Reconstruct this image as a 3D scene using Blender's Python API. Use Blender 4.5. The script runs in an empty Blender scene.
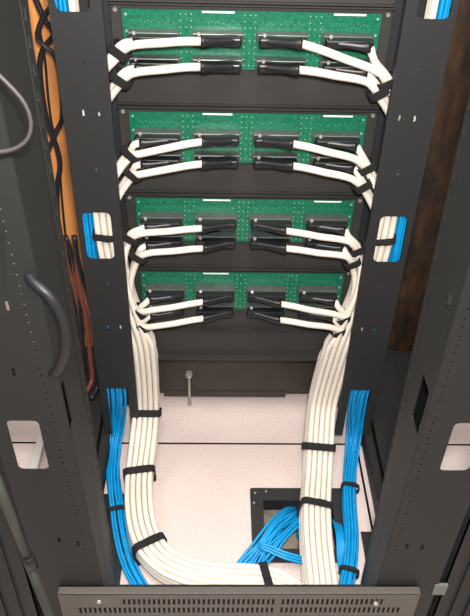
import bpy, bmesh, math, random
import numpy as np
from mathutils import Vector, Matrix
random.seed(7)
C = bpy.context.scene.collection
V = Vector
CAMZ = 1.385
# ------------------------------------------------------------------ camera
pit, yaw, roll, F_PX = 0.674255, 0.033093, 0.030443, 716.036
CAM = V((-0.05478, -1.23282, CAMZ))
FW = V((math.sin(yaw)*math.cos(pit), math.cos(yaw)*math.cos(pit), -math.sin(pit)))
R0 = V((math.cos(yaw), -math.sin(yaw), 0)); U0 = R0.cross(FW)
RT = R0*math.cos(roll) + U0*math.sin(roll); UP = -R0*math.sin(roll) + U0*math.cos(roll)
cd = bpy.data.cameras.new('camera'); cam = bpy.data.objects.new('camera', cd); C.objects.link(cam)
cd.sensor_fit = 'VERTICAL'; cd.sensor_height = 36; cd.lens = F_PX/616*36; cd.clip_start = .02
cam.matrix_world = Matrix(((RT.x, UP.x, -FW.x, CAM.x), (RT.y, UP.y, -FW.y, CAM.y), (RT.z, UP.z, -FW.z, CAM.z), (0, 0, 0, 1)))
bpy.context.scene.camera = cam
def ray(x, y): return FW*F_PX + RT*(x-235) - UP*(y-308)
def at(x, y, Y):                     # measured pixel -> point at depth Y
    v = ray(x, y); return CAM + v*((Y-CAM.y)/v.y)
def atz(x, y, z):                    # measured pixel -> point at height z
    v = ray(x, y); return CAM + v*((z-CAM.z)/v.z)

# ------------------------------------------------------------------ materials
def srgb(r, g, b):
    f = lambda c: (c/255/12.92 if c/255 <= .04045 else ((c/255+.055)/1.055)**2.4)
    return (f(r), f(g), f(b), 1)
def mat(name, col, rough=.5, metal=0, noise=0, scale=40, col2=None, bump=0, coat=0, stretch=None):
    m = bpy.data.materials.new(name); m.use_nodes = True
    nt = m.node_tree; b = nt.nodes['Principled BSDF']
    b.inputs['Base Color'].default_value = col; b.inputs['Roughness'].default_value = rough
    b.inputs['Metallic'].default_value = metal; b.inputs['Coat Weight'].default_value = coat
    tc = nt.nodes.new('ShaderNodeTexCoord'); mp = nt.nodes.new('ShaderNodeMapping')
    nt.links.new(tc.outputs['Object'], mp.inputs[0])
    if stretch: mp.inputs['Scale'].default_value = stretch
    n = nt.nodes.new('ShaderNodeTexNoise'); n.inputs['Scale'].default_value = scale; n.inputs['Detail'].default_value = 4
    nt.links.new(mp.outputs[0], n.inputs['Vector'])
    c2 = col2 or tuple(c*(1-noise) for c in col[:3])+(1,)
    rp = nt.nodes.new('ShaderNodeValToRGB'); rp.color_ramp.elements[0].position = .38; rp.color_ramp.elements[1].position = .62
    rp.color_ramp.elements[0].color = c2; rp.color_ramp.elements[1].color = col
    nt.links.new(n.outputs['Fac'], rp.inputs[0]); nt.links.new(rp.outputs[0], b.inputs['Base Color'])
    if bump:
        bp = nt.nodes.new('ShaderNodeBump'); bp.inputs['Strength'].default_value = bump; bp.inputs['Distance'].default_value = .001
        nt.links.new(n.outputs['Fac'], bp.inputs['Height']); nt.links.new(bp.outputs[0], b.inputs['Normal'])
    return m
M = {
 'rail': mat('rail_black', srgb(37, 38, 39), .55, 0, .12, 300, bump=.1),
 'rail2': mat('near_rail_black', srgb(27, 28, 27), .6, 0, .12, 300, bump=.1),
 'panel': mat('panel_black', srgb(54, 52, 50), .5, 0, .1, 300, bump=.08),
 'brown_reflect': mat('black_brown_reflection', srgb(52, 45, 38), .5, 0, .25, 20),  # black metal, with its brown reflection put into the base colour
 'vent': mat('vent_grey', srgb(92, 86, 80), .5, 0, .08, 200),
 'pcb': mat('pcb_green', srgb(8, 112, 80), .42, 0, 0, 160, srgb(5, 90, 64), coat=.2),
 'solder': mat('solder', srgb(165, 190, 175), .35, .3),
 'silk': mat('silkscreen_white', srgb(235, 235, 230), .6),
 'shell': mat('socket_shell', srgb(92, 98, 93), .35, .3, .2, 60),
 'plug': mat('plug_black', srgb(26, 26, 28), .38),
 'screw': mat('screw_steel', srgb(190, 185, 178), .35, .6),
 'white': mat('cable_white', srgb(232, 222, 208), .5, 0, .04, 30),
 'blue': mat('cable_blue', srgb(6, 152, 216), .42, 0, .15, 60),
 'velcro': mat('velcro_black', srgb(30, 27, 30), .9, 0, .3, 400, bump=.3),
 'black': mat('rubber_black', srgb(26, 26, 28), .5),
 'grey': mat('cable_grey', srgb(66, 61, 61), .5),
 'conduit': mat('conduit_grey', srgb(58, 60, 54), .5, .1, .15, 40),
 'oak': mat('orange_wood', srgb(236, 156, 84), .6, 0, .25, 14, stretch=(6, 6, .4)),
 'walnut': mat('brown_wood', srgb(66, 42, 16), .6, 0, 0, 16, srgb(22, 16, 10), stretch=(2, 2, .6)),
 'rust': mat('cable_rust', srgb(120, 62, 48), .6),
 'void': mat('underfloor', srgb(170, 158, 138), .9, 0, .4, 25),
 'wall': mat('room_wall', srgb(40, 38, 36), .9),
 'tag': mat('tag_grey', srgb(112, 114, 110), .6),
 'duct': mat('duct_white', srgb(215, 212, 205), .5),
}
# speckled raised-floor laminate
def floor_mat():
    m = bpy.data.materials.new('floor_laminate'); m.use_nodes = True; nt = m.node_tree; b = nt.nodes['Principled BSDF']
    tc = nt.nodes.new('ShaderNodeTexCoord')
    n = nt.nodes.new('ShaderNodeTexNoise'); n.inputs['Scale'].default_value = 230; n.inputs['Detail'].default_value = 3
    n2 = nt.nodes.new('ShaderNodeTexNoise'); n2.inputs['Scale'].default_value = 9
    r = nt.nodes.new('ShaderNodeValToRGB'); e = r.color_ramp.elements
    e[0].position = .34; e[0].color = srgb(206, 188, 182); e[1].position = .5; e[1].color = srgb(222, 205, 198)
    r2 = nt.nodes.new('ShaderNodeValToRGB'); r2.color_ramp.elements[0].color = (.9, .9, .9, 1); r2.color_ramp.elements[1].color = (1, 1, 1, 1)
    mx = nt.nodes.new('ShaderNodeMixRGB'); mx.blend_type = 'MULTIPLY'; mx.inputs[0].default_value = 1
    for q in (n, n2): nt.links.new(tc.outputs['Object'], q.inputs['Vector'])
    nt.links.new(n.outputs['Fac'], r.inputs[0]); nt.links.new(n2.outputs['Fac'], r2.inputs[0])
    nt.links.new(r.outputs[0], mx.inputs[1]); nt.links.new(r2.outputs[0], mx.inputs[2]); nt.links.new(mx.outputs[0], b.inputs['Base Color'])
    b.inputs['Roughness'].default_value = .45
    return m
M['floor'] = floor_mat()

# ------------------------------------------------------------------ mesh helpers
class MB:
    def __init__(s): s.v = []; s.f = []; s.sm = []; s.mi = []; s.cur = 0
    def add(s, vs, fs, smooth=False):
        o = len(s.v); s.v += [tuple(v) for v in vs]
        for f in fs: s.f.append(tuple(i+o for i in f)); s.sm.append(smooth); s.mi.append(s.cur)
        return s
    def box(s, a, b, bev=0):
        x0, x1 = sorted((a[0], b[0])); y0, y1 = sorted((a[1], b[1])); z0, z1 = sorted((a[2], b[2]))
        if bev:
            bm = bmesh.new(); bmesh.ops.create_cube(bm, size=1)
            for v in bm.verts: v.co = ((x0+x1)/2+v.co.x*(x1-x0), (y0+y1)/2+v.co.y*(y1-y0), (z0+z1)/2+v.co.z*(z1-z0))
            bmesh.ops.bevel(bm, geom=list(bm.edges), offset=bev, segments=2, affect='EDGES', profile=.5)
            bm.verts.index_update()
            s.add([v.co[:] for v in bm.verts], [[v.index for v in f.verts] for f in bm.faces]); bm.free(); return s
        vs = [(x, y, z) for x in (x0, x1) for y in (y0, y1) for z in (z0, z1)]
        return s.add(vs, [(0, 1, 3, 2), (4, 6, 7, 5), (0, 4, 5, 1), (2, 3, 7, 6), (0, 2, 6, 4), (1, 5, 7, 3)])
    def tube(s, pts, r, n=8, cap=True):
        pts = [V(p) for p in pts]; rs = r if isinstance(r, (list, tuple)) else [r]*len(pts)
        T = [(pts[min(i+1, len(pts)-1)]-pts[max(i-1, 0)]).normalized() for i in range(len(pts))]
        a = T[0].cross(V((0, 0, 1)));
        if a.length < .1: a = T[0].cross(V((0, 1, 0)))
        a.normalize(); vs = []
        for i, p in enumerate(pts):
            a = (a - T[i]*a.dot(T[i])).normalized(); b = T[i].cross(a)
            vs += [p + (a*math.cos(2*math.pi*k/n)+b*math.sin(2*math.pi*k/n))*rs[i] for k in range(n)]
        fs = [(i*n+k, i*n+(k+1) % n, (i+1)*n+(k+1) % n, (i+1)*n+k) for i in range(len(pts)-1) for k in range(n)]
        s.add(vs, fs, True)
        if cap: s.add(vs[:n], [tuple(range(n))[::-1]]); s.add(vs[-n:], [tuple(range(n))])
        return s
    def plate(s, outer, holes, t, fn):      # 2-D outline with holes, extruded by t; fn maps (u,v,w) to a 3-D point
        cu = bpy.data.curves.new('tmp', 'CURVE'); cu.dimensions = '2D'; cu.fill_mode = 'BOTH'; cu.extrude = t/2
        outs = outer if isinstance(outer[0][0], (tuple, list)) else [outer]
        for loop in list(outs)+list(holes):
            sp = cu.splines.new('POLY'); sp.points.add(len(loop)-1); sp.use_cyclic_u = True
            for p, q in zip(sp.points, loop): p.co = (q[0], q[1], 0, 1)
        o = bpy.data.objects.new('tmp', cu); C.objects.link(o)
        dg = bpy.context.evaluated_depsgraph_get(); me = bpy.data.meshes.new_from_object(o.evaluated_get(dg))
        s.add([fn(v.co.x, v.co.y, v.co.z) for v in me.vertices], [tuple(p.vertices) for p in me.polygons])
        bpy.data.objects.remove(o); bpy.data.curves.remove(cu); bpy.data.meshes.remove(me)
        return s
    def loft(s, rings, smooth=True):
        n = len(rings[0]); vs = [p for r in rings for p in r]
        s.add(vs, [(i*n+k, i*n+(k+1) % n, (i+1)*n+(k+1) % n, (i+1)*n+k) for i in range(len(rings)-1) for k in range(n)], smooth)
        s.add(rings[0], [tuple(range(n))[::-1]]); s.add(rings[-1], [tuple(range(n))])
        return s
    def build(s, name, m, parent=None, smooth_angle=None):
        me = bpy.data.meshes.new(name); me.from_pydata(s.v, [], s.f)
        for p, k, q in zip(me.polygons, s.sm, s.mi): p.use_smooth = k; p.material_index = q
        bm = bmesh.new(); bm.from_mesh(me); bmesh.ops.remove_doubles(bm, verts=bm.verts, dist=1e-6)
        bmesh.ops.recalc_face_normals(bm, faces=bm.faces); bm.to_mesh(me); bm.free()
        for q in m.split('+'): me.materials.append(M[q])
        o = bpy.data.objects.new(name, me); C.objects.link(o)
        if parent:
            o.parent = parent; o.matrix_parent_inverse = Matrix.Translation(parent.location).inverted()
        return o
def tag(o, label, cat, group=None, kind=None):
    o['label'] = label; o['category'] = cat
    if group: o['group'] = group
    if kind: o['kind'] = kind
    return o
def thing(name, loc, label, cat, group=None):
    o = bpy.data.objects.new(name, None); C.objects.link(o); o.location = loc; o.empty_display_size = .05
    return tag(o, label, cat, group)
def struct(o): o['kind'] = 'structure'; return o
def rect(x0, y0, x1, y1): return [(x0, y0), (x1, y0), (x1, y1), (x0, y1)]
def rrect(x0, y0, x1, y1, r, n=4):
    x0, x1 = sorted((x0, x1)); y0, y1 = sorted((y0, y1)); L = []
    for cx, cy, a in ((x1-r, y1-r, 0), (x0+r, y1-r, 90), (x0+r, y0+r, 180), (x1-r, y0+r, 270)):
        for k in range(n+1):
            t = math.radians(a+90*k/n); L.append((cx+r*math.cos(t), cy+r*math.sin(t)))
    return L
def circ(x, y, r, n=8): return [(x+r*math.cos(2*math.pi*k/n), y+r*math.sin(2*math.pi*k/n)) for k in range(n)]
def spline(P, step=.012):
    P = [V(p) for p in P]; P = [P[0]*2-P[1]]+P+[P[-1]*2-P[-2]]; out = []
    for i in range(1, len(P)-2):
        p0, p1, p2, p3 = P[i-1:i+3]; n = max(2, int((p2-p1).length/step))
        d0 = max((p1-p0).length, 1e-5)**.5; d1 = max((p2-p1).length, 1e-5)**.5; d2 = max((p3-p2).length, 1e-5)**.5
        m1 = (p1-p0)/d0-(p2-p0)/(d0+d1)+(p2-p1)/d1; m2 = (p2-p1)/d1-(p3-p1)/(d1+d2)+(p3-p2)/d2
        m1 = m1*d1; m2 = m2*d1
        for k in range(n):
            t = k/n; out.append((2*t**3-3*t*t+1)*p1+(t**3-2*t*t+t)*m1+(-2*t**3+3*t*t)*p2+(t**3-t*t)*m2)
    return out+[P[-2]]
class Path:
    def __init__(s, P, W0):
        s.p = spline(P, .008); n = len(s.p)
        s.T = [(s.p[min(i+1, n-1)]-s.p[max(i-1, 0)]).normalized() for i in range(n)]
        s.W = []; w = V(W0)
        for i in range(n): w = (w-s.T[i]*w.dot(s.T[i])).normalized(); s.W.append(w)
        s.N = [s.T[i].cross(s.W[i]) for i in range(n)]
        if s.N[0].dot(V((0, -1, 0))) < 0: s.N = [-q for q in s.N]
        s.s = [0]
        for i in range(1, n): s.s.append(s.s[-1]+(s.p[i]-s.p[i-1]).length)
    def near(s, q): q = V(q); return min(range(len(s.p)), key=lambda i: (s.p[i]-q).length)
    def off(s, i, w, n): return s.p[i]+s.W[i]*w+s.N[i]*n
def band(center, T, W, N, hw, hn, width, name, label, group):
    th = .0022; n = 24; r = min(hw, hn)*(.8 if hn < .02 else .4)
    outl = rrect(-hw-th, -hn-th, hw+th, hn+th, r+th*.8, 5); inl = rrect(-hw, -hn, hw, hn, r, 5)
    mb = MB(); rings = []
    for loop, d in ((inl, -1), (outl, -1), (outl, 1), (inl, 1), (inl, -1)):
        rings.append([V(center)+W*u+N*v+T*(d*width/2) for u, v in loop])
    k = len(inl); vs = [p for q in rings for p in q]
    mb.add(vs, [(i*k+j, i*k+(j+1) % k, (i+1)*k+(j+1) % k, (i+1)*k+j) for i in range(4) for j in range(k)])
    o = mb.build(name, 'velcro'); tag(o, label, 'strap', group)
    # free end of the wrapped strap
    e = MB(); a = .35*hw; b = hn+th
    e.box((-1, -1, -1), (1, 1, 1)); e.v = [tuple(V(center)+W*(a*.9*x+.2*hw)+N*(b+.0013+.0012*z)+T*(width*.46*y)) for x, y, z in e.v]
    e.build('strap_end', 'velcro', o)
    return o

# ------------------------------------------------------------------ setting
SEAM = -.045
hx0, hx1, hy0, hy1 = .05, .222, -.350, -.207
tiles = []
for i in range(-5, 6):
    for j in range(-4, 6):
        x0 = i*.6-.3; y0 = SEAM+j*.6; g = .0027
        tiles.append(rect(x0+g, y0+g, x0+.6-g, y0+.6-g))
struct(MB().plate(tiles, [rect(hx0, hy0, hx1, hy1)], .03, lambda u, v, w: (u, v, w-.015)).build('floor', 'floor+black'))
for p in bpy.data.objects['floor'].data.polygons:
    if abs(p.normal.z) < .5: p.material_index = 1        # dark tile edging
struct(MB().box((-3.3, -2.5, -.12), (3.3, 3.6, -.088)).build('floor_slab', 'wall'))
struct(MB().box((0, -.40, -.0878), (.28, -.16, -.084)).build('floor_pit', 'void'))
struct(MB().box((-3.3, 3.3, -.3), (3.3, 3.4, 2.7)).build('wall_back', 'wall'))
struct(MB().box((-3.4, -2.5, -.3), (-3.3, 3.4, 2.7)).build('wall_left', 'wall'))
struct(MB().box((3.3, -2.5, -.3), (3.4, 3.4, 2.7)).build('wall_right', 'wall'))

# ------------------------------------------------------------------ rack
rack = thing('equipment_rack', (0, 0, 0), 'black open four-post equipment rack with oblong cable windows in its uprights', 'rack')
D = lambda d: CAMZ-d
def XZ(Y): return lambda u, v, w: (u, Y+w, v)
def YZ(X): return lambda u, v, w: (X+w, u, v)
YF = -.06
def far_upright(s):
    m = MB()
    zt, zb = 1.55, D(1.332)
    a, b = s*.238, s*.322
    wa, wb = s*.257, s*.311
    holes = [rrect(wa, D(.345), wb, D(.24), .011), rrect(wa, D(.816), wb, D(.709), .011)]
    for d in (.512, .993):
        for x in (.2865, .2595): holes.append(rrect(s*(x-.002), D(d+.006), s*(x+.002), D(d-.006), .0017, 2))
    for d in (.426, .62, .876, 1.074): holes.append(circ(s*.275, D(d), .0018))
    # outline with the open-ended lower window
    wl, wo = s*.257, s*.305
    out = [(a, zt), (a, zb), (wl, zb), (wl, D(1.177)), (wo, D(1.177)), (wo, zb), (b, zb), (b, zt)]
    m.plate(out, holes, .002, XZ(YF))
    m.box((b-s*.002, YF, zb), (b, .035, zt))
    m.box((a, YF, zb), (a+s*.0016, YF+.009, zt))
    m.box((b, .033, zb), (s*.225, .036, zt))
    return m.build('upright', 'rail', rack)
far_upright(-1); far_upright(1)
YN, YB = -.55, -.435
def near_upright(s):
    m = MB(); zt, zb = 1.55, .0
    a = .264 if s < 0 else .238; b = .372 if s < 0 else .347
    w0, w1 = (.300, .345) if s < 0 else (.2815, .3265)
    holes = [rrect(s*w0, D(.855), s*w1, D(.749), .008), rrect(s*w0, D(.385), s*w1, D(.281), .008)]
    z = D(.35); k = 0
    while z > D(1.1):
        holes.append(circ(s*(a+.013), z, .0019, 6)); z -= (.0159, .0159, .0127)[k % 3]; k += 1
    px = [(58, 540), (74, 543), (15, 372), (9.5, 306)] if s < 0 else [(423, 547), (408, 546), (447, 300)]
    for x, y in px:
        q = at(x, y, YN); holes.append(rrect(q.x-.0022, q.z-.008, q.x+.0022, q.z+.008, .0018, 2))
    m.plate(rect(s*a, zb, s*b, zt), holes, .002, XZ(YN))
    sl = []
    z = .25
    while z < 1.5:
        sl.append(rrect(YB-.0105, z-.007, YB-.007, z+.007, .0015, 2)); z += .03
    sl.append(rrect(-.541, D(.79), -.518 if s < 0 else -.500, D(.700), .004))
    m.plate(rect(YN, zb, YB, zt), sl, .002, YZ(s*a))
    m.box((s*a, YB, zb), (s*(a+.012), YB+.002, zt))
    m.box((s*a-s*.0016, YB-.020, zb), (s*a, YB-.0175, zt)); m.box((s*a-s*.001, YB-.002, zb), (s*a, YB, zt))
    m.cur = 1; m.box((s*(a+.017), -.5485, D(1.0)), (s*(a+.020), -.40, D(.64))); m.cur = 0          # black sheet stands in for the shaded inside of the slot
    m.box((s*(b-.002), YN, zb), (s*b, YN+.012, zt))
    # the upright leans a little: measured edges of its front and rear
    out = []
    for x, y, z in m.v:
        t = min(1, max(0, (y-YN)/(YB-YN)))
        if s < 0: f = -.253-.020*min(1.4, max(-.4, (z-.221)/.57)); r = -.254-.005*(z-.014)
        else: f = .235+.009*(z-.195); r = .250-.013*(z-.006)
        dx = (f*(1-t)+r*t)-s*a
        if s < 0 and t < .3 and abs(x) > .298 and abs(x) < .347 and y < YN+.003: dx = -.004*min(1, max(-1, (z-.58)/.4)) 
        out.append((x+dx, y, z))
    m.v = out
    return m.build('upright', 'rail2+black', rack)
near_upright(-1); near_upright(1)
for s in (-1, 1):
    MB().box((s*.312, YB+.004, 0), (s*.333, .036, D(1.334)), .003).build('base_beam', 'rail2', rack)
zc = at(240, 584, -.53).z; MB().box((-.318, -.43, 0.0005), (-.250, -.20, .004), .001).build('dark_floor_strip', 'rail2', rack); MB().box((.272, -.43, 0.0005), (.318, -.30, .004), .001).build('dark_floor_strip', 'rail2', rack)  # thin dark strips laid on the floor beside the base beams
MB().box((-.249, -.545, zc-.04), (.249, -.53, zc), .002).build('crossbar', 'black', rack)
cm = MB().box((-.27, .1, .031), (.27, .135, .185), .002)
cm.box((-.19, .098, .021), (.13, .106, .04), .001); cm.box((-.27, .094, .158), (.27, .1, .166))
cm.build('cross_member', 'brown_reflect', rack)
q = at(189, 376, .085)
b = MB().tube([(q.x, .085, q.z+.003), (q.x, .085, .0)], .0032, 8)
b.tube([(q.x, .085, q.z+.006), (q.x, .085, q.z-.001)], .009, 10); b.tube([(q.x, .085, .012), (q.x, .085, .004)], .0055, 6)
b.box((q.x-.006, .085, q.z), (q.x+.006, .101, q.z+.004))
b.build('bolt', 'screw', rack)['label'] = 'steel bolt hanging from the low cross member'

# vented panel at the foot
vp = thing('vented_panel', (0, -.57, 0), 'grey-black slotted vent panel across the foot of the rack', 'panel')
holes = []
vz = [at(240, y, -.566).z for y in (602.3, 610.6, 619, 627.5)]
for r, z in enumerate(vz):
    x = -.215 if r == 0 else -.295
    while x < .285:
        if not (.052 < x < .064) and not (r == 0 and .245 < x):
            holes.append(rect(x, z-.0105, x+.0042, z+.0105))
        x += .0088
ztop = at(240, 594, -.566).z; vl, vr = at(56, 588, -.566).x, at(419, 599, -.566).x
m = MB().plate(rect(vl, .005, vr, ztop), holes, .002, XZ(-.565))
m.build('face', 'vent', vp)
m = MB().box((vl, -.566, ztop-.003), (vr, -.5525, ztop+.001), .001)
m.box((vl, -.564, 0), (vl+.003, -.553, ztop-.003)); m.box((vr-.003, -.564, 0), (vr, -.553, ztop-.003)); m.cur = 1; m.box((vl+.003, -.5555, 0.005), (vr-.003, -.5535, ztop-.003))
m.build('housing', 'vent+rail2', vp)
for x, y in ((99, 602), (376, 604)):
    q = at(x, y, -.568); MB().tube([(q.x, -.564, q.z), (q.x, -.5695, q.z)], .0042, 10).build('screw', 'screw', vp)

# ------------------------------------------------------------------ patch panels
ZT = [D(.3565)-.178*i for i in range(4)]
NAMES = ['topmost', 'second', 'third', 'lowest']
SX = [-.1645, -.0575, .0515, .1620]
ROWZ = (-.038, -.081)
for i, z in enumerate(ZT):
    p = thing('patch_panel', (0, .01, z-.165), '%s green circuit patch panel %s' % (NAMES[i], ['at the head of the rack', 'of four, under the head one', 'of four, over the lowest one', 'of four, above the blank plate'][i]), 'patch panel', 'patch panels in the rack')
    m = MB().box((-.236, .010, z-.1655), (.236, .0125, z+.0105)); m.box((-.236, -.004, z+.0085), (.236, .0105, z+.0105)); m.box((-.236, .003, z-.1655), (.236, .0105, z-.1635))
    m.build('back_plate', 'panel', p)
    so = MB().box((-.216, 0, z-.098), (.216, .0018, z+.0005)); so.cur = 1
    for gx in (-.1105, -.003, .1065):
        for dx in (-.009, .0, .009):
            for k in range(9):
                if dx == 0 and k % 2: continue
                zz = z-.006-k*.0105; so.tube([(gx+dx, .0005, zz), (gx+dx, -.0010, zz)], .0011, 6)
    for xx in (-.21, .21):
        for zz in (-.008, -.035, -.06, -.09): so.tube([(xx, .0005, z+zz), (xx, -.0016, z+zz)], .0022, 6)
    for gx in SX:
        for k in range(12): so.tube([(gx-.033+k*.006, .0005, z-.017-.003*(k % 2)), (gx-.033+k*.006, -.0008, z-.017-.003*(k % 2))], .0006, 5)
    so.cur = 2; st = so
    for gx in (SX[1], SX[3]) if i < 3 else (SX[1],): st.box((gx-.026, -.0008, z-.0035), (gx+.028, .0003, z-.0005))
    so.build('circuit_board', 'pcb+solder+silk', p)
    for r in range(2):
        for gx in SX:
            zz = z+ROWZ[r]
            sk = MB().box((gx-.042, -.021, zz-.0070), (gx+.042, .0005, zz+.0072), .0015)
            sk.box((gx-.044, -.013, zz-.005), (gx-.039, 0, zz+.005), .001); sk.box((gx+.039, -.013, zz-.005), (gx+.044, 0, zz+.005), .001)
            sk.build('connector_socket', 'shell', p)
    for xx in (-.228, .228):
        MB().tube([(xx, .0105, z-.003), (xx, .006, z-.003)], .0038, 8).build('screw', 'screw', p)
bp = MB().box((-.236, .010, ZT[0]+.0125), (.236, .0125, ZT[0]+.30)); bp.box((-.236, -.002, ZT[0]+.0125), (.236, .0105, ZT[0]+.0145))
o = bp.build('blank_panel', 'panel'); tag(o, 'plain black blank plate above the topmost green panel', 'panel')
bp = MB().box((-.236, .010, D(1.137)), (.236, .0125, ZT[3]-.168)); bp.box((-.236, -.006, D(1.137)), (.236, .0105, D(1.137)+.002)); bp.box((-.236, .004, ZT[3]-.170), (.236, .0105, ZT[3]-.168))
o = bp.build('blank_panel', 'panel'); tag(o, 'plain black blank plate under the lowest green panel', 'panel')

# ------------------------------------------------------------------ cable trunks
PT = .0128; CR = .0061
def trunk(s, floor_pts):
    P = [V((s*x, -.027, z)) for x, z in ((.262, 1.5), (.262, 1.25), (.262, 1.0), (.262, .75), (.2605, .58), (.248, .46), (.232, .38), (.223, .33))]
    P += floor_pts
    return Path(P, (1, 0, 0))
FZ = .029
Lf = [at(146, 412, -.032), atz(144, 440, .075)] + [atz(x, y, FZ) for x, y in [(140, 472), (139, 505), (144, 536), (158, 560), (182, 574), (212, 581), (245, 583), (270, 586), (290, 596), (300, 610)]]
Rf = [at(322, 405, -.032), atz(319, 440, .08)] + [atz(x, y, FZ+.004) for x, y in [(317, 475), (315, 510), (316, 545), (319, 575), (322, 603)]]
TR = {-1: trunk(-1, Lf), 1: trunk(1, Rf)}
SLOT = [[(1, 2), (1, 1), (1, 3), (1, 0)], [(2, 3), (2, 2), (2, 1), (2, 0)], [(3, 3), (3, 2), (3, 1), (3, 0)], [(4, 3), (4, 2), (4, 1), (4, 0)]]
# pixel measurements: start of white jacket, end at strap (inner cable), strap
MEAS = {(-1, 0): [((201, 41.5), (129, 46.5), (120, 50)), ((200.5, 67), (131, 74), (122, 78))],
 (-1, 1): [((202, 142), (140, 154), (132, 152)), ((202, 164), (140, 174.5), (134, 172))],
 (-1, 2): [((202, 228.5), (140, 234), (131, 236)), ((203, 248.5), (147, 253.5), (139, 255))],
 (-1, 3): [((203, 302), (148, 311), (140, 311)), ((203.5, 318.5), (150, 327), (143, 325))],
 (1, 0): [((302, 44), (381, 74), (387, 81)), ((299, 70), (369, 83), (378, 91))],
 (1, 1): [((293, 144), (357, 160), (366, 166)), ((293, 166), (352, 179), (362, 184))],
 (1, 2): [((286, 231), (350, 242), (357, 248)), ((286, 248.5), (347, 257), (352, 261))],
 (1, 3): [((281, 304), (337, 315), (344, 317)), ((280, 320), (333, 328), (339, 330))]}
def plug(s, gx, zsock, exit_pt, parent, full):
    """black hood that tapers from its free end to the cable's collar; exit_pt is where the jacket starts"""
    rings = []
    far = gx - s*.040; near = exit_pt.x
    for t in (0, .04, .25, .5, .75, .93, 1):
        x = far+(near-far)*t
        hy = .014+(.0115-.014)*t; hz = (.0060+.0012*t) if t > 0 else .0045
        cy = -.024+(exit_pt.y+.0-(-.024))*t**1.3; cz = zsock+(exit_pt.z-zsock)*t**1.3
        if t == 1: hy, hz = .0085, .0085
        if t == 0: hy = .011
        if t == .93: hy, hz = .010, .0088
        rings.append([V((x, cy+hy*math.copysign(abs(math.cos(a))**.6, math.cos(a)), cz+hz*math.copysign(abs(math.sin(a))**.6, math.sin(a)))) for a in [2*math.pi*k/16 for k in range(16)]])
    m = MB().loft(rings)
    m.box((gx-.040, -.040, zsock-.0085), (gx+.040, -.0211, zsock+.0062), .003)     # contact shell
    o = m.build('connector_plug', 'plug', parent)
    o['label'] = 'black connector plug'
    xx = gx-.031
    MB().tube([(xx, -.026, zsock+.005), (xx, -.0285, zsock+.0098)], [.0042, .003], 10).build('screw', 'screw', o)
for s in (-1, 1):
    side = 'left' if s < 0 else 'right'; T = TR[s]
    for i in range(4):
        for r in range(2):
            st, en, sp = MEAS[(s, i)][r]
            A = at(*st, -.050); B = at(*en, -.049); S = at(*sp, -.038)
            zs = ZT[i]+ROWZ[r]
            for kind in (0, 1):
                c, rr = SLOT[i][r+2*kind if i != 1 else (r+2*kind)]
                w, n = (c-2)*PT*(1 if s < 0 else -1), (rr-1.5)*PT
                gx = SX[{(-1, 0): 1, (-1, 1): 0, (1, 0): 2, (1, 1): 3}[(s, kind)]]
                # strap cross-section: the two cables lie side by side
                dz = -.0068 if kind == 0 else .0068
                if kind == 0:
                    mid = A.lerp(B, .5)+V((0, -.006, .004)); P = [A, A.lerp(B, .22)+V((0, -.003, .003)), mid, B+V((0, 0, 0)), S+V((0, -.002, dz))]
                    ex = A
                else:
                    e = V((s*.196, -.040, zs-.004)); ex = e
                    P = [e, V((s*.205, -.042, (e.z+S.z+dz)/2+.004)), S+V((0, 0, dz))]
                j = T.near((S.x, -.0255, S.z-.085-.012*r)); tgt = T.off(j, w, n)
                P.append(S.lerp(tgt, .45)+V((s*.006, 0, dz*.6)))
                step = 5; k = j
                while k < len(T.p)-1: P.append(T.off(k, w, n)); k += step
                P.append(T.off(len(T.p)-1, w, n))
                pts = spline(P, .012); nr_ = 14 if kind == 0 else 4
                o = MB().tube(pts, [CR+.0008*min(1, max(0, (nr_-q)/4)) for q in range(len(pts))], 10).build('trunk_cable', 'white')
                tag(o, 'white cable from the %s %s plug in the %s row of the %s green panel' % (['inner', 'outer'][kind], side, ['upper', 'lower'][r], NAMES[i]), 'cable', 'white trunk cables on the patch panels')
                plug(s, gx, zs, ex, o, kind == 0)
            d = (T.p[T.near((S.x, -.0255, S.z-.1))]-B).normalized(); d = (V((d.x*.6, d.y, d.z))+V((s*.8, 0, 0))).normalized()
            d = (S-B).normalized()*.6+V((s*.2, 0, -.6)); d.normalize()
            wv = d.cross(V((0, -1, 0))).normalized(); nv = d.cross(wv).normalized()
            band(S, d, wv, nv, .0165, .0115, .0165, 'cable_strap', 'black strap tying the %s row cables at the %s end of the %s green panel' % (['upper', 'lower'][r], side, NAMES[i]), 'black cable straps')
# white cables that come down behind the uprights
for s in (-1, 1):
    T = TR[s]; side = 'left' if s < 0 else 'right'
    for k in range(3):
        w, n = (-2*PT)*(1 if s < 0 else -1), (3-k-1.5)*PT
        P = [T.off(q, w, n) for q in list(range(0, len(T.p)-1, 6))+[len(T.p)-1]]
        o = MB().tube(spline(P, .012), CR, 8).build('trunk_cable', 'white')
        tag(o, '%s of three white cables running full height behind the windows of the far %s upright' % (['front', 'middle', 'back'][k], side), 'cable', 'white cables behind the uprights')
    q = at(101, 229, -.022) if s < 0 else at(388, 233, -.022)
    band((s*.2755, -.027, q.z), V((s*.12, 0, -1)).normalized(), V((1, 0, s*.12)).normalized(), V((0, -1, 0)), .0215, .0275, .014, 'cable_strap', 'black strap in the middle window of the far %s upright' % side, 'black cable straps')
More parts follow.
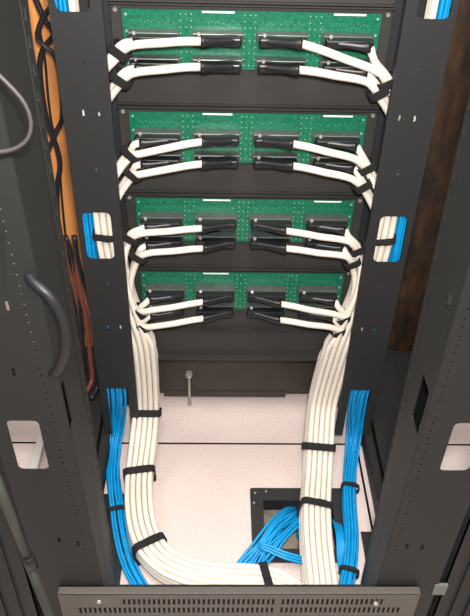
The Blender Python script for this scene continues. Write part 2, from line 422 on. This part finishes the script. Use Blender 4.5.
# straps on the big bundles
def bundle_strap(s, px, z, label, tilt=0, hw=.0350, hn=.0280, wc=None):
    T = TR[s]; q = atz(px[0], px[1], z) if z is not None else at(px[0], px[1], -.03)
    i = T.near(q); wc = 0
    d = (T.T[i]+T.W[i]*tilt).normalized(); w = (T.W[i]-d*T.W[i].dot(d)).normalized()
    band(T.off(i, wc, 0), d, w, T.N[i], hw*math.sqrt(1+tilt*tilt), hn, .017, 'cable_strap', label, 'black cable straps')
bundle_strap(-1, (148, 412), None, 'black strap on the left white bundle where it leaves the upright')
bundle_strap(-1, (141, 474), FZ, 'black strap on the left white bundle just before its floor bend', .15)
bundle_strap(-1, (149, 551), FZ, 'black strap slanting across the floor bend of the left white bundle', 0, .0350)
bundle_strap(-1, (266, 585), FZ, 'black strap on the white bundle crossing the floor, nearest the right bundle', .45)
bundle_strap(1, (318, 447), .04, 'black strap on the right white bundle level with the tile seam')
bundle_strap(1, (315, 512), FZ, 'black strap on the right white bundle beside the floor cutout')

# ------------------------------------------------------------------ blue cables
BR = .0031; BP = .0061
def blue_bundle(s, top, pts, n, label, group, floorz=.012):
    P = [V((s*.306, -.036, z)) for z in (1.5, 1.2, .9, D(.72), D(.86))]+[V((s*.291, -.050, D(1.10)))]
    P += [at(*top, -.052)] + pts
    T = Path(P, (1, 0, 0))
    i2 = T.near(V((s*.306, -.036, D(.85)))); i3 = T.near(at(*top, -.052)); out = []
    i4 = T.near(pts[2])
    for k in range(n):
        a = ((k % 3)-1, (k//3)-2)                       # narrow stack behind the upright
        b = ((k % 7)-3, (k//7)-.5)                      # spread flat in the open window
        c = ((k % 5)-2, (k//5)-1)                       # gathered again along the floor
        Q = []
        ph = random.uniform(0, 6.28)
        for i in list(range(0, len(T.p)-1, 6))+[len(T.p)-1]:
            if i <= i2: o = a
            elif i < i3: t = (i-i2)/(i3-i2); t = t*t*(3-2*t); o = (a[0]+(b[0]-a[0])*t, a[1]+(b[1]-a[1])*t)
            elif i < i4: t = (i-i3)/(i4-i3); t = t*t*(3-2*t); o = (b[0]+(c[0]-b[0])*t, b[1]+(c[1]-b[1])*t)
            else: o = c
            Q.append(T.off(i, (o[0]+(.1 if i < i2 else .3)*math.sin(ph+i*.05))*BP, o[1]*BP))
        ob = MB().tube(spline(Q, .015), BR, 6).build('network_cable', 'blue')
        tag(ob, label, 'cable', group)
    return T
BL = blue_bundle(-1, (117, 396), [atz(115.5, 436, .035)]+[atz(x, y, .016) for x, y in [(113.5, 470), (117, 505), (122, 540), (130, 568), (143, 592)]], 14,
   'thin blue network cable in the bundle down the left upright', 'left blue network cables')
BRt = blue_bundle(1, (358, 398), [atz(354, 438, .035)]+[atz(x, y, .016) for x, y in [(351, 470), (350, 500), (352, 535), (350, 565), (345, 594)]], 14,
   'thin blue network cable in the bundle down the right upright', 'right blue network cables')
def blue_strap(T, px, label, tilt=0, hw=.0195, hn=.0125):
    q = atz(px[0], px[1], .018); i = T.near(q); d = (T.T[i]+T.W[i]*tilt).normalized(); w = (T.W[i]-d*T.W[i].dot(d)).normalized()
    band(T.p[i], d, w, T.N[i], hw, hn, .010, 'cable_strap', label, 'black cable straps')
blue_strap(BL, (118, 511), 'thin black strap round the left blue bundle on the floor')
blue_strap(BRt, (350, 487), 'thin black strap round the right blue bundle on the floor')
blue_strap(BRt, (349, 572), 'thin black strap at the foot of the right blue bundle')
# blue cables fanning out of the floor cutout
for k in range(18):
    u = k/17; la = k % 3
    j = lambda a: random.uniform(-a, a)
    sx, sy = 284+26*u+j(3), 504+5*(1-u)+14*u+j(3)
    P = [V((.12+.06*u, -.24-.05*u+j(.01), -.08)), atz(sx+8, sy+j(2), -.035), atz(280-8+14*u+j(3), 522+14*u+j(3), .026+.008*la),
         atz(257+15*u+j(3), 543+10*u+j(2), .024+.0066*la), atz(238+28*u+j(2), 562+3*u, .012+.0066*(la-1)*.8), atz(228+28*u, 576+3*u, .006)]
    P[-1].z = .005; P[-2].z = max(P[-2].z, .008)
    ob = MB().tube(spline(P, .012), BR, 6).build('network_cable', 'blue')
    tag(ob, 'thin blue network cable fanning from the floor cutout to the left', 'cable', 'blue cables fanning from the floor cutout')
for k in range(3):
    P = [atz(258, 543+2*k, .045), atz(270, 546+3*k, .043), atz(284, 552+3*k, .04), atz(301, 557+3*k, .028), atz(318, 560+3*k, .006)]
    P[-1].z = .0045; P[-1] += V((-.02, 0, 0))
    ob = MB().tube(spline(P, .012), BR, 6).build('network_cable', 'blue')
    tag(ob, 'thin blue network cable crossing the front of the floor cutout', 'cable', 'blue cables crossing the cutout')
for k in range(5):
    P = [V((.2, -.27+.008*k, -.08)), atz(331+1.5*k, 520, -.02), atz(337+1.6*k, 536+k, .024), atz(338+1.7*k, 558, .010), atz(343+1.7*k, 582, .006), atz(348+1.7*k, 600, .0045)]
    ob = MB().tube(spline(P, .012), BR, 6).build('network_cable', 'blue')
    tag(ob, 'thin blue network cable between the right white and right blue bundles', 'cable', 'blue cables beside the right white bundle')

# floor cutout frame
fr = thing('floor_grommet', ((hx0+hx1)/2, (hy0+hy1)/2, 0), 'square black frame lining the cable cutout in the floor', 'grommet')
m = MB().plate(rrect(.028, -.376, .244, -.184, .004, 2), [rrect(.057, -.345, .216, -.219, .003, 2)], .006, lambda u, v, w: (u, v, .003+w))
m.plate(rect(hx0+.002, hy0+.002, hx1-.002, hy1-.002), [rect(.057, -.345, .216, -.219)], .026, lambda u, v, w: (u, v, w-.013))
m.build('frame', 'rail', fr)
for x, y in ((255, 493), (266, 491.5), (254, 503)):
    q = atz(x, y, .006); MB().tube([(q.x, q.y, .0055), (q.x, q.y, .0075)], .0028, 8).build('screw', 'screw', fr)

# ------------------------------------------------------------------ things beyond and beside the rack
m = MB().box((-.438, .30, 0), (-.385, .36, 1.33), .003); m.v = [(x-.026*max(0, (1-z)), y, z) for x, y, z in m.v]
o = m.build('wooden_post', 'oak'); tag(o, 'tall orange wooden post beyond the left side of the rack', 'post')
o = MB().box((.385, .25, 0), (.62, .29, 1.6), .003).build('wooden_board', 'walnut'); tag(o, 'dark brown wooden board standing beyond the right side of the rack', 'board')
def cable(name, P, r, m, label): 
    o = MB().tube(spline(P, .012), r, 8).build(name, m); return tag(o, label, 'cable')
def hang(pts, Y, r, m, label):
    P = [at(x, y, Y) for x, y in pts]; e = P[-1]
    P += [V((e.x-.004, Y-.004, .07+(e.z-.07)*.45)), V((e.x-.008, Y-.012, .075)), V((e.x-.02, Y-.05, .069))]
    cable('hanging_cable', P, r, m, label)
hang([(30, -20), (36, 0), (46, 22), (54, 34), (44, 48), (40, 62), (43, 100), (49, 128), (56, 145), (60, 165), (57, 190), (60, 240), (70, 290), (80, 335)], .24, .0062, 'black', 'black cable snaking past the orange wooden post from its head')
hang([(60, -20), (52, 5), (42, 20), (38, 40), (52, 52), (57, 62), (62, 120), (57, 130), (52, 142), (48, 152), (50, 180), (57, 225), (66, 280), (77, 330)], .21, .0055, 'black', 'black cable crossing over the snaking cable on the orange post')
hang([(40, 30), (45, 60), (48, 95), (52, 125), (58, 150)]+[(62, 200), (66, 238), (75, 290), (84, 335)], .27, .0028, 'black', 'thin black cable lying straight down the orange wooden post')
for k, (dx, m, lb) in enumerate([(-3, 'black', 'black cable at the near side of the rust-brown cables below mid-height of the side gap'), (1, 'rust', 'rust-brown cable left of its twin in the left side gap'), (5, 'black', 'black cable between two rust-brown cables in the left side gap'), (9, 'rust', 'rust-brown cable nearest the far left upright in the side gap'), (13, 'black', 'black cable pressed against the far left upright in the side gap')]):
    hang([(x+dx+2.2*math.sin(y*.06+k*2), y) for x, y in [(62, 236), (66, 255), (70, 275), (74, 295), (78, 320)]], .16-.018*k, .0058, m, lb)
cable('hanging_cable', [at(x, y, -.585) for x, y in [(-14, 60), (0, 76), (14, 90), (25, 104), (31, 122), (28, 138), (18, 147), (6, 151), (-8, 152)]], .0021, 'grey', 'grey cable looping in front of the near left upright near its head')
cable('hanging_cable', [at(x, y, Y) for x, y, Y in [(24, 268, -.535), (33, 282, -.556), (48, 294, -.565), (61, 313, -.565), (66, 334, -.565), (64, 354, -.565), (57, 370, -.556), (46, 378, -.535)]], .0068, 'black', 'thick black cable loop bulging out of the near left upright')
cd1 = MB().tube([at(-8, 470, -.62), at(29, 560, -.62)], .0075, 12); o = cd1.build('conduit', 'conduit'); tag(o, 'grey conduit beside the near left upright, ending at a black joint', 'conduit')
MB().tube([at(27, 555, -.62), at(32, 567, -.62)], .0095, 12).build('coupling', 'black', o)
q = MB().tube([at(31, 569, -.62), at(55, 628, -.62), at(75, 690, -.62)], .0075, 12); o2 = q.build('conduit', 'conduit'); tag(o2, 'grey conduit below the black joint, at the left end of the vent panel', 'conduit')
def side_rack(s):
    nr = thing('neighbouring_rack', (s*.45, -.53, 0), 'black upright of the next rack at the %s edge, on the floor' % ('left' if s < 0 else 'right'), 'rack', 'neighbouring racks')
    m = MB(); x0 = .378 if s < 0 else .358
    for k in range(3):
        c = x0+.036*k
        m.box((s*c, -.548+.012*k, 0), (s*(c+.030), -.545+.012*k, 1.5)); m.box((s*c, -.548+.012*k, 0), (s*(c+.0025), -.515+.012*k, 1.5))
        m.box((s*(c+.0275), -.553+.012*k, 0), (s*(c+.030), -.545+.012*k, 1.5))
    m.box((s*x0, -.512, 0), (s*(x0+.104), -.508, 1.5)); m.build('upright', 'rail2', nr)
    if s > 0:
        q = at(440, 588, -.549); MB().box((q.x-.013, -.5535, q.z-.016), (q.x+.011, -.5482, q.z+.016), .0005).build('tag', 'tag', nr)['label'] = 'grey tag'
    MB().box((s*(x0+.01), -.508, 0), (s*.75, -.30, .09), .004).build('base', 'rail2', nr)
side_rack(-1); side_rack(1)
for s, lb in ((-1, 'pale plastic cable duct on the floor left of the rack'), (1, 'pale plastic cable duct on the floor right of the rack')):
    o = MB().box((s*.475, -.25 if s < 0 else -.16, 0.001), (s*.495, .08, .02), .003).build('cable_duct', 'duct'); tag(o, lb, 'duct')

for s, lb in ((-1, 'left'), (1, 'right')):
    t = thing('floor_tray', (s*.38, -.05, 0), 'low dark metal tray on the floor along the %s side of the rack' % lb, 'tray', 'dark floor trays')
    MB().box((s*.340, -.42, .002), (s*.43, .245, .055), .003).build('body', 'rail2', t)
    MB().box((s*.4305, .085, .002), (s*.64, .245, .058), .002).build('shelf', 'rail2', t)
    MB().box((s*.336, -.425, .055), (s*.435, .248, .062), .002).build('lid', 'rail2', t)
# ------------------------------------------------------------------ light
def area(name, loc, target, size, power, col):
    l = bpy.data.lights.new(name, 'AREA'); l.shape = 'DISK'; l.size = size; l.energy = power; l.color = col
    o = bpy.data.objects.new(name, l); C.objects.link(o); o.location = loc
    o.rotation_euler = (V(target)-V(loc)).to_track_quat('-Z', 'Y').to_euler(); return o
area('camera_flash', CAM-FW*.05+UP*.09+RT*.03, (0, -.05, .55), .09, 28, (1, .97, .94))
area('unseen_overhead_light', (0, -1.0, 2.6), (0, -.1, .3), 1.2, 44, (1, .94, .88))
area('unseen_overhead_light', (-1.5, .2, 2.6), (-.6, .1, 0), .8, 16, (1, .95, .9)); area('unseen_overhead_light', (1.5, .2, 2.6), (.6, .1, 0), .8, 16, (1, .95, .9))  # two unseen side lights added to brighten the outer floor and the post
w = bpy.data.worlds.new('world'); bpy.context.scene.world = w; w.use_nodes = True
w.node_tree.nodes['Background'].inputs[0].default_value = (1, .93, .86, 1); w.node_tree.nodes['Background'].inputs[1].default_value = .12
sc = bpy.context.scene
sc.view_settings.view_transform = 'Standard'; sc.view_settings.look = 'None'; sc.view_settings.gamma = 1; sc.view_settings.use_curve_mapping = False
sc.view_settings.exposure = 0
